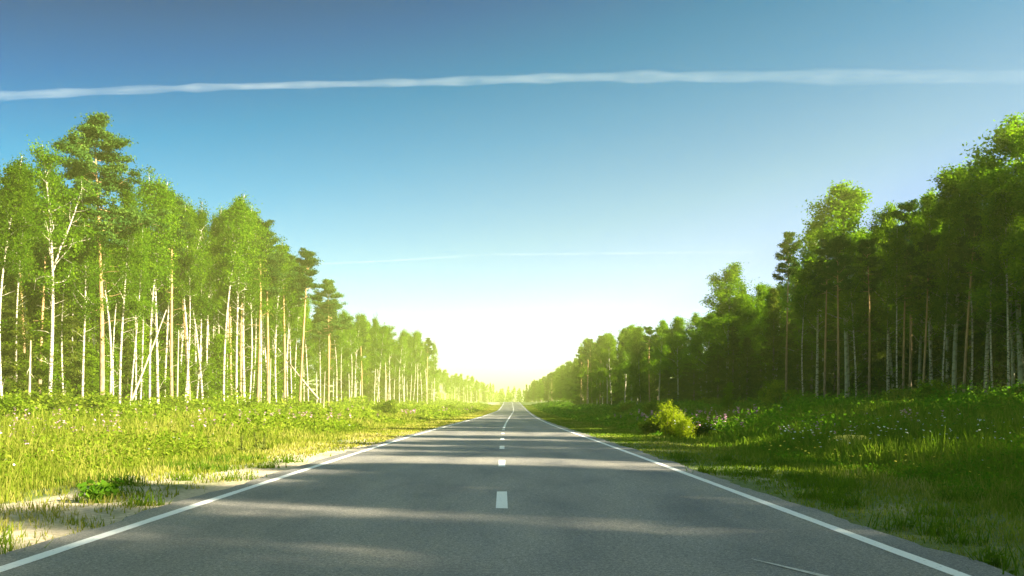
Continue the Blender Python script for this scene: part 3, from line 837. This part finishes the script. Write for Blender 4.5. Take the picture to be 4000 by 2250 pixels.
STRAW_AT = (X_at(3325, 26.0), 26.0)
BUSH_AT = (X_at(2635, 36), 36.0)
def clear(x, y):
    """open spots: in front of the straw heap and of the bright bush"""
    a = (np.abs(x - STRAW_AT[0]) < .85) & (y > STRAW_AT[1] - 3.5) & (y < STRAW_AT[1] + .8)
    b = (np.abs(x - BUSH_AT[0]) < 1.4) & (y > BUSH_AT[1] - 7) & (y < BUSH_AT[1] + .6)
    return ~(a | b)
def grass(name, side, label, N):
    b = Bag()
    x, y, u = scatter(N, side, 4.2, 330, 3.7 if side > 0 else 4.1, 30, .9)
    nz = vnoise(x * .5, y * .22, 11); n2 = vnoise(x * 1.9, y * 1.9, 12); n3 = vnoise(x * 6.5, y * 6.5, 13)
    if side < 0:
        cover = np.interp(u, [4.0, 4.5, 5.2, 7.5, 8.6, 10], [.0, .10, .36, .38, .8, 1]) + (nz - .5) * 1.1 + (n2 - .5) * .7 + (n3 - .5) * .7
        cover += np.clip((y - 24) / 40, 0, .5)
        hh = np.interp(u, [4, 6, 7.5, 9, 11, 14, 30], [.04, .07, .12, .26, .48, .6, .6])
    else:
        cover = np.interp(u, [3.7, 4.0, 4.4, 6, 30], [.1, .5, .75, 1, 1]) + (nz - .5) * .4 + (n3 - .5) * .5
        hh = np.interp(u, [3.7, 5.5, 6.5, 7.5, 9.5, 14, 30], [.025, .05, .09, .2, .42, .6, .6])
    k = (cover + rng.random(len(x)) * .3 > .55) & (clear(x, y) | (rng.random(len(x)) < .45))
    x, y, u, nz, n2, n3, hh = x[k], y[k], u[k], nz[k], n2[k], n3[k], hh[k]
    h = hh * rng.uniform(.35, 1.5, len(x)) * (.45 + .6 * n2 + .5 * n3)
    wd = np.clip(.0017 * y, .006, .26) * rng.uniform(.6, 1.5, len(x))
    n4 = vnoise(x * .9, y * .5, 14)
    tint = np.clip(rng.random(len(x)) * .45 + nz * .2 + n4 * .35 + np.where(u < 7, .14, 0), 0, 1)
    blades(b, x, y, h, wd, tint, .75)
    return tag(b.build(name, GRASS_LEFT if side < 0 else GRASS_RIGHT), label, "grass", None, "stuff")
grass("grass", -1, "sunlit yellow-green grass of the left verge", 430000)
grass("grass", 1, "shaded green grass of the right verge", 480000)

def tufts(name, side, label, n, u0, u1):
    b = Bag()
    for i in range(n):
        d = 5.0 * (22 / 5.0) ** rng.random(); u = rng.uniform(u0, u1)
        cx_, cy_ = float(x_road(d)) + side * u, d
        k = int(rng.integers(25, 110)); sg = rng.uniform(.04, .16)
        x = cx_ + rng.normal(size=k) * sg * 1.5; y = cy_ + rng.normal(size=k) * sg
        blades(b, x, y, rng.uniform(.04, .17, k) * (1 + sg * 2), rng.uniform(.006, .016, k) * (1 + d / 15), np.clip(rng.uniform(0, .5) + rng.random(k) * .3, 0, 1), 1.1)
        if rng.random() < .6:
            m = 14; P = np.stack([cx_ + rng.normal(size=m) * sg, cy_ + rng.normal(size=m) * sg, z_ground(cx_, cy_) + rng.uniform(.02, .12, m)], 1)
            b.leaves(P, rng.uniform(.03, .07, m), rng.random(m) * .5, .8, .6)
    return tag(b.build(name, GRASS_RIGHT), label, "grass", None, "stuff")
tufts("weed_tufts", -1, "dark green tufts and low weeds on the sandy left verge", 55, 4.35, 8.5)
tufts("weed_tufts", 1, "low dark tufts and weeds along the right asphalt edge", 90, 3.8, 7.5)

def herbs(name, side, label, N, mat, u0, u1, hf, dmin=5, dmax=330, cl=.5, seed=31):
    """leafy herb stems: each plant a few leaves along a stem"""
    b = Bag()
    x, y, u = scatter(N, side, dmin, dmax, u0, u1, .95)
    nz = vnoise(x * .35, y * .2, seed); k = (nz + rng.random(len(x)) * .5 > cl) & clear(x, y)
    x, y, u, nz = x[k], y[k], u[k], nz[k]
    h = hf(u, y) * (.25 + 1.4 * nz ** 1.5) * rng.uniform(.5, 1.35, len(x))
    z = z_ground(x, y); m = 7
    t = rng.random((len(x), m)) ** .7
    sp = .13 * (1 + h)[:, None]
    P = np.stack([x[:, None] + rng.normal(size=t.shape) * sp, y[:, None] + rng.normal(size=t.shape) * sp, (z[:, None] + t * h[:, None])], -1).reshape(-1, 3)
    size = np.repeat(np.clip(.0042 * y, .035, .5), m) * rng.uniform(.7, 1.5, len(P))
    ti = np.repeat(rng.random(len(x)) * .5 + .1, m) + rng.random(len(P)) * .4
    b.leaves(P, size, np.clip(ti, 0, 1), .2, .5)
    return tag(b.build(name, mat), label, "undergrowth", None, "stuff")
herbs("undergrowth", -1, "yellow-green herbs and weeds filling the left roadside meadow", 52000, LEAF_BUSH, 8.5, 29,
      lambda u, y: np.interp(u, [8, 10, 14, 20, 25, 30], [.25, .6, .9, 1.1, 1.6, 1.9]))
herbs("undergrowth", 1, "deep green herbs and weeds filling the shaded right meadow", 62000, HERB, 7.0, 34,
      lambda u, y: np.interp(u, [7, 8.5, 12, 20, 26, 34], [.25, .6, .8, .9, 1.1, 1.5]), seed=32)

def flowers(name, side, label, N, mat, u0, u1, h0, h1, dmin, dmax, cl, seed, spike=False, s0=.03):
    b = Bag()
    x, y, u = scatter(N, side, dmin, dmax, u0, u1, .9)
    nz = vnoise(x * .45, y * .25, seed); k = nz > cl; x, y = x[k], y[k]
    z = z_ground(x, y); h = rng.uniform(h0, h1, len(x))
    if spike:
        m = 6; t = rng.uniform(.72, 1.02, (len(x), m))
        P = np.stack([np.repeat(x, m) + rng.normal(size=len(x) * m) * .03, np.repeat(y, m) + rng.normal(size=len(x) * m) * .03, (z[:, None] + t * h[:, None]).ravel()], 1)
        s = np.clip(.0026 * np.repeat(y, m), s0, .3)
    else:
        P = np.stack([x, y, z + h], 1); s = np.clip(.0028 * y, s0, .3)
    b.leaves(P, s * rng.uniform(.7, 1.3, len(P)), None, 1.5, .9)
    return tag(b.build(name, mat), label, "wildflowers", None, "stuff")
flowers("wildflowers", 1, "small white daisies dotted over the right meadow", 800, FLOWER_W, 7.2, 15, .5, .85, 8, 40, .56, 41)
flowers("wildflowers", -1, "pale pink fireweed spikes along the left meadow", 520, FLOWER_P, 10, 24, .85, 1.35, 14, 220, .54, 42, True)
flowers("wildflowers", 1, "pale pink fireweed spikes by the yellow-green bush", 220, FLOWER_P, 8, 14, .8, 1.25, 22, 70, .45, 43, True)
flowers("wildflowers", 1, "small yellow flowers at the right verge", 70, FLOWER_Y, 6.2, 9, .3, .5, 12, 26, .5, 44)
flowers("wildflowers", -1, "scattered small white flowers in the left meadow", 160, FLOWER_W, 8, 15, .4, .7, 10, 50, .6, 45)

# dark dock stalks on the left, each a plant of its own
def dock(px, py_base, py_top, label):
    d = EYE * F / (py_base - 1580) * 1.12
    x = X_at(px, d); z = float(z_ground(x, d)); h = (EYE + (1580 - py_top) / F * d) - z
    b = Bag(); pts = limb(b, (0, 0, 0), (0, 0, 1), h, .012, 5, 0, .05, 5)
    C = np.array([pt_on(pts, t) for t in np.linspace(.35, 1, 16)])
    clumps_to_leaves(b, C, 9, .02, .04)
    C = np.array([pt_on(pts, t) + rng.normal(size=3) * .08 for t in np.linspace(.05, .35, 6)])
    clumps_to_leaves(b, C, 6, .05, .09)
    o = b.build("dock_plant", DOCK); o.location = (x, d, z); tag(o, label, "plant", "dark dock stalks in the left meadow")
for i, (px, yb, yt) in enumerate(((815, 1765, 1700), (945, 1775, 1705), (1005, 1770, 1690), (1032, 1765, 1695), (755, 1755, 1705))):
    dock(px, yb, yt, ["dark dock stalk second from the left in the meadow", "stout dark dock stalk in the middle of the five", "tall dark dock stalk, second from the right of the five", "dark dock stalk at the right end of the five", "thin dark dock stalk at the left end of the five"][i])
# broad-leaved weed on the sandy verge
def weed(px, py, d, h, label):
    x = X_at(px, d); b = Bag(); C = []
    for i in range(6):
        a = rng.uniform(0, 6.28); P = limb(b, (0, 0, 0), (math.cos(a) * .8, math.sin(a) * .8, 1), h * rng.uniform(.6, 1.1), .006, 4, 0, .1, 4); C += list(P[1:])
    C = np.array(C); idx = np.repeat(np.arange(len(C)), 4)
    b.leaves(C[idx] + rng.normal(size=(len(idx), 3)) * .04, rng.uniform(.06, .12, len(idx)), None, .5, .8)
    o = b.build("weed_plant", HERB); o.location = (x, d, float(z_ground(x, d))); tag(o, label, "plant")
weed(375, 1930, 11.6, .36, "taller leafy weed on the sandy left verge")
weed(415, 1925, 11.9, .26, "smaller leafy weed right beside the taller one on the sand")
# bare straw-coloured patch in the right meadow
def straw():
    m, n, l, out = new_mat("dry_straw")
    g = n.new("ShaderNodeNewGeometry"); no = n.new("ShaderNodeTexNoise"); no.inputs['Scale'].default_value = 9; no.inputs['Detail'].default_value = 6
    l.new(g.outputs['Position'], no.inputs['Vector']); r = ramp(n, [(.3, (.42, .36, .06)), (.7, (.72, .58, .12))]); l.new(no.outputs['Fac'], r.inputs['Fac'])
    b_ = n.new("ShaderNodeBsdfDiffuse"); l.new(r.outputs[0], b_.inputs['Color']); l.new(b_.outputs[0], out.inputs['Surface'])
    d = 26.0; x0 = X_at(3325, d); gx, gy = 9, 7
    zt = EYE + (1580 - 1696) / F * d
    V, Q = [], []
    for j in range(gy):
        for i in range(gx):
            fx, fy = i / (gx - 1) * 2 - 1, j / (gy - 1) * 2 - 1
            e = max(abs(fx) ** 3, abs(fy) ** 3)
            xx = x0 + fx * .8 + rng.normal() * .03; yy = d + fy * .6 + rng.normal() * .03
            zb = float(z_ground(xx, yy))
            V.append((xx, yy, zb - .03 + (zt - zb) * (1 - e) ** .5 + rng.normal() * .01))
    for j in range(gy - 1):
        for i in range(gx - 1): Q.append([j * gx + i, j * gx + i + 1, (j + 1) * gx + i + 1, (j + 1) * gx + i])
    o = quads("straw_heap", V, Q, m, None, None, True)
    tag(o, "flat straw-coloured heap lying in the green right meadow", "heap")
straw()

# ------------------------------------------------------------------ condensation trails high in the sky
def contrail(name, pts, rad, dens, label, seedv):
    m, n, l, out = new_mat(name + "_vapour")
    lw = n.new("ShaderNodeLayerWeight"); lw.inputs['Blend'].default_value = .5
    tc = n.new("ShaderNodeTexCoord"); mp = n.new("ShaderNodeMapping"); mp.inputs['Scale'].default_value = (.004, .004, .016); mp.inputs['Location'].default_value = (seedv, 0, 0)
    l.new(tc.outputs['Object'], mp.inputs['Vector'])
    no = n.new("ShaderNodeTexNoise"); no.inputs['Scale'].default_value = 1; no.inputs['Detail'].default_value = 5; no.inputs['Roughness'].default_value = .6; l.new(mp.outputs[0], no.inputs['Vector'])
    inv = n.new("ShaderNodeMath"); inv.operation = 'SUBTRACT'; inv.inputs[0].default_value = 1; l.new(lw.outputs['Facing'], inv.inputs[1])
    pw = n.new("ShaderNodeMath"); pw.operation = 'POWER'; pw.inputs[1].default_value = 3.0; l.new(inv.outputs[0], pw.inputs[0])
    mr = n.new("ShaderNodeMapRange"); mr.inputs['From Min'].default_value = .36; mr.inputs['From Max'].default_value = .64; mr.inputs['To Min'].default_value = .3; mr.inputs['To Max'].default_value = 1; l.new(no.outputs['Fac'], mr.inputs['Value'])
    mu = n.new("ShaderNodeMath"); mu.operation = 'MULTIPLY'; l.new(pw.outputs[0], mu.inputs[0]); l.new(mr.outputs[0], mu.inputs[1])
    m2 = n.new("ShaderNodeMath"); m2.operation = 'MULTIPLY'; m2.inputs[1].default_value = dens; l.new(mu.outputs[0], m2.inputs[0])
    d = n.new("ShaderNodeBsdfDiffuse"); d.inputs['Color'].default_value = (.9, .9, .9, 1)
    t2 = n.new("ShaderNodeBsdfTranslucent"); t2.inputs['Color'].default_value = (.9, .9, .9, 1)
    ad = n.new("ShaderNodeAddShader"); l.new(d.outputs[0], ad.inputs[0]); l.new(t2.outputs[0], ad.inputs[1])
    tr = n.new("ShaderNodeBsdfTransparent"); ms = n.new("ShaderNodeMixShader")
    sx_ = n.new("ShaderNodeSeparateXYZ"); l.new(tc.outputs['Object'], sx_.inputs[0])
    fd = n.new("ShaderNodeMapRange"); fd.inputs['From Min'].default_value = -2500; fd.inputs['From Max'].default_value = 3500; fd.inputs['To Min'].default_value = 1; fd.inputs['To Max'].default_value = .35; l.new(sx_.outputs['X'], fd.inputs['Value'])
    m4 = n.new("ShaderNodeMath"); m4.operation = 'MULTIPLY'; l.new(m2.outputs[0], m4.inputs[0]); l.new(fd.outputs[0], m4.inputs[1])
    l.new(m4.outputs[0], ms.inputs[0]); l.new(tr.outputs[0], ms.inputs[1]); l.new(ad.outputs[0], ms.inputs[2]); l.new(ms.outputs[0], out.inputs['Surface'])
    b = Bag(); b.tube(pts, rad, 24)
    o = b.build(name, m, smooth=True, tint=False); tag(o, label, "contrail")
    return o
D = 6000.0
def skyp(px, py, d=D): return ((px - 1960) / F * d, d, EYE + (1580 - py) / F * d)
cx = np.linspace(-500, 4500, 60)
cy = np.interp(cx, [-500, 0, 500, 1000, 1800, 2100, 2400, 3000, 4000, 4500], [400, 375, 352, 336, 318, 305, 300, 300, 300, 302])
ker = np.ones(5) / 5; cy2 = np.convolve(np.pad(cy, 2, 'edge'), ker, 'valid')
crad = np.interp(cx, [0, 1000, 2000, 3000, 4000], [46, 36, 46, 62, 82]) * (1 + .12 * rng.normal(size=60))
crad = crad * (1 + .05 * rng.normal(size=60))
contrail("contrail", [skyp(a, b_) for a, b_ in zip(cx, cy2)], crad * .75, .11, "broad white condensation trail crossing the whole sky", 3)
cx = np.linspace(1150, 2950, 30)
cy = np.interp(cx, [1150, 1500, 1900, 2950], [1035, 1020, 995, 985])
contrail("contrail", [skyp(a, b_) for a, b_ in zip(cx, cy)], np.full(30, 8.0), .05, "faint thin condensation trail low in the sky", 9)

# ------------------------------------------------------------------ haze
def haze():
    m, n, l, out = new_mat("haze")
    v = n.new("ShaderNodeVolumePrincipled")
    v.inputs['Color'].default_value = (.84, .95, .24, 1)
    v.inputs['Density'].default_value = .00105
    v.inputs['Anisotropy'].default_value = .15
    l.new(v.outputs[0], out.inputs['Volume'])
    x0, x1, y0, y1, z0, z1 = -700, 700, -200, 1100, -3, 23.6
    V = [(x0, y0, z0), (x1, y0, z0), (x1, y1, z0), (x0, y1, z0), (x0, y0, z1), (x1, y0, z1), (x1, y1, z1), (x0, y1, z1)]
    Q = [(0, 3, 2, 1), (4, 5, 6, 7), (0, 1, 5, 4), (1, 2, 6, 5), (2, 3, 7, 6), (3, 0, 4, 7)]
    tag(quads("haze", V, Q, m), "warm sunlit haze over the road and woods", "haze", None, "stuff")
haze()
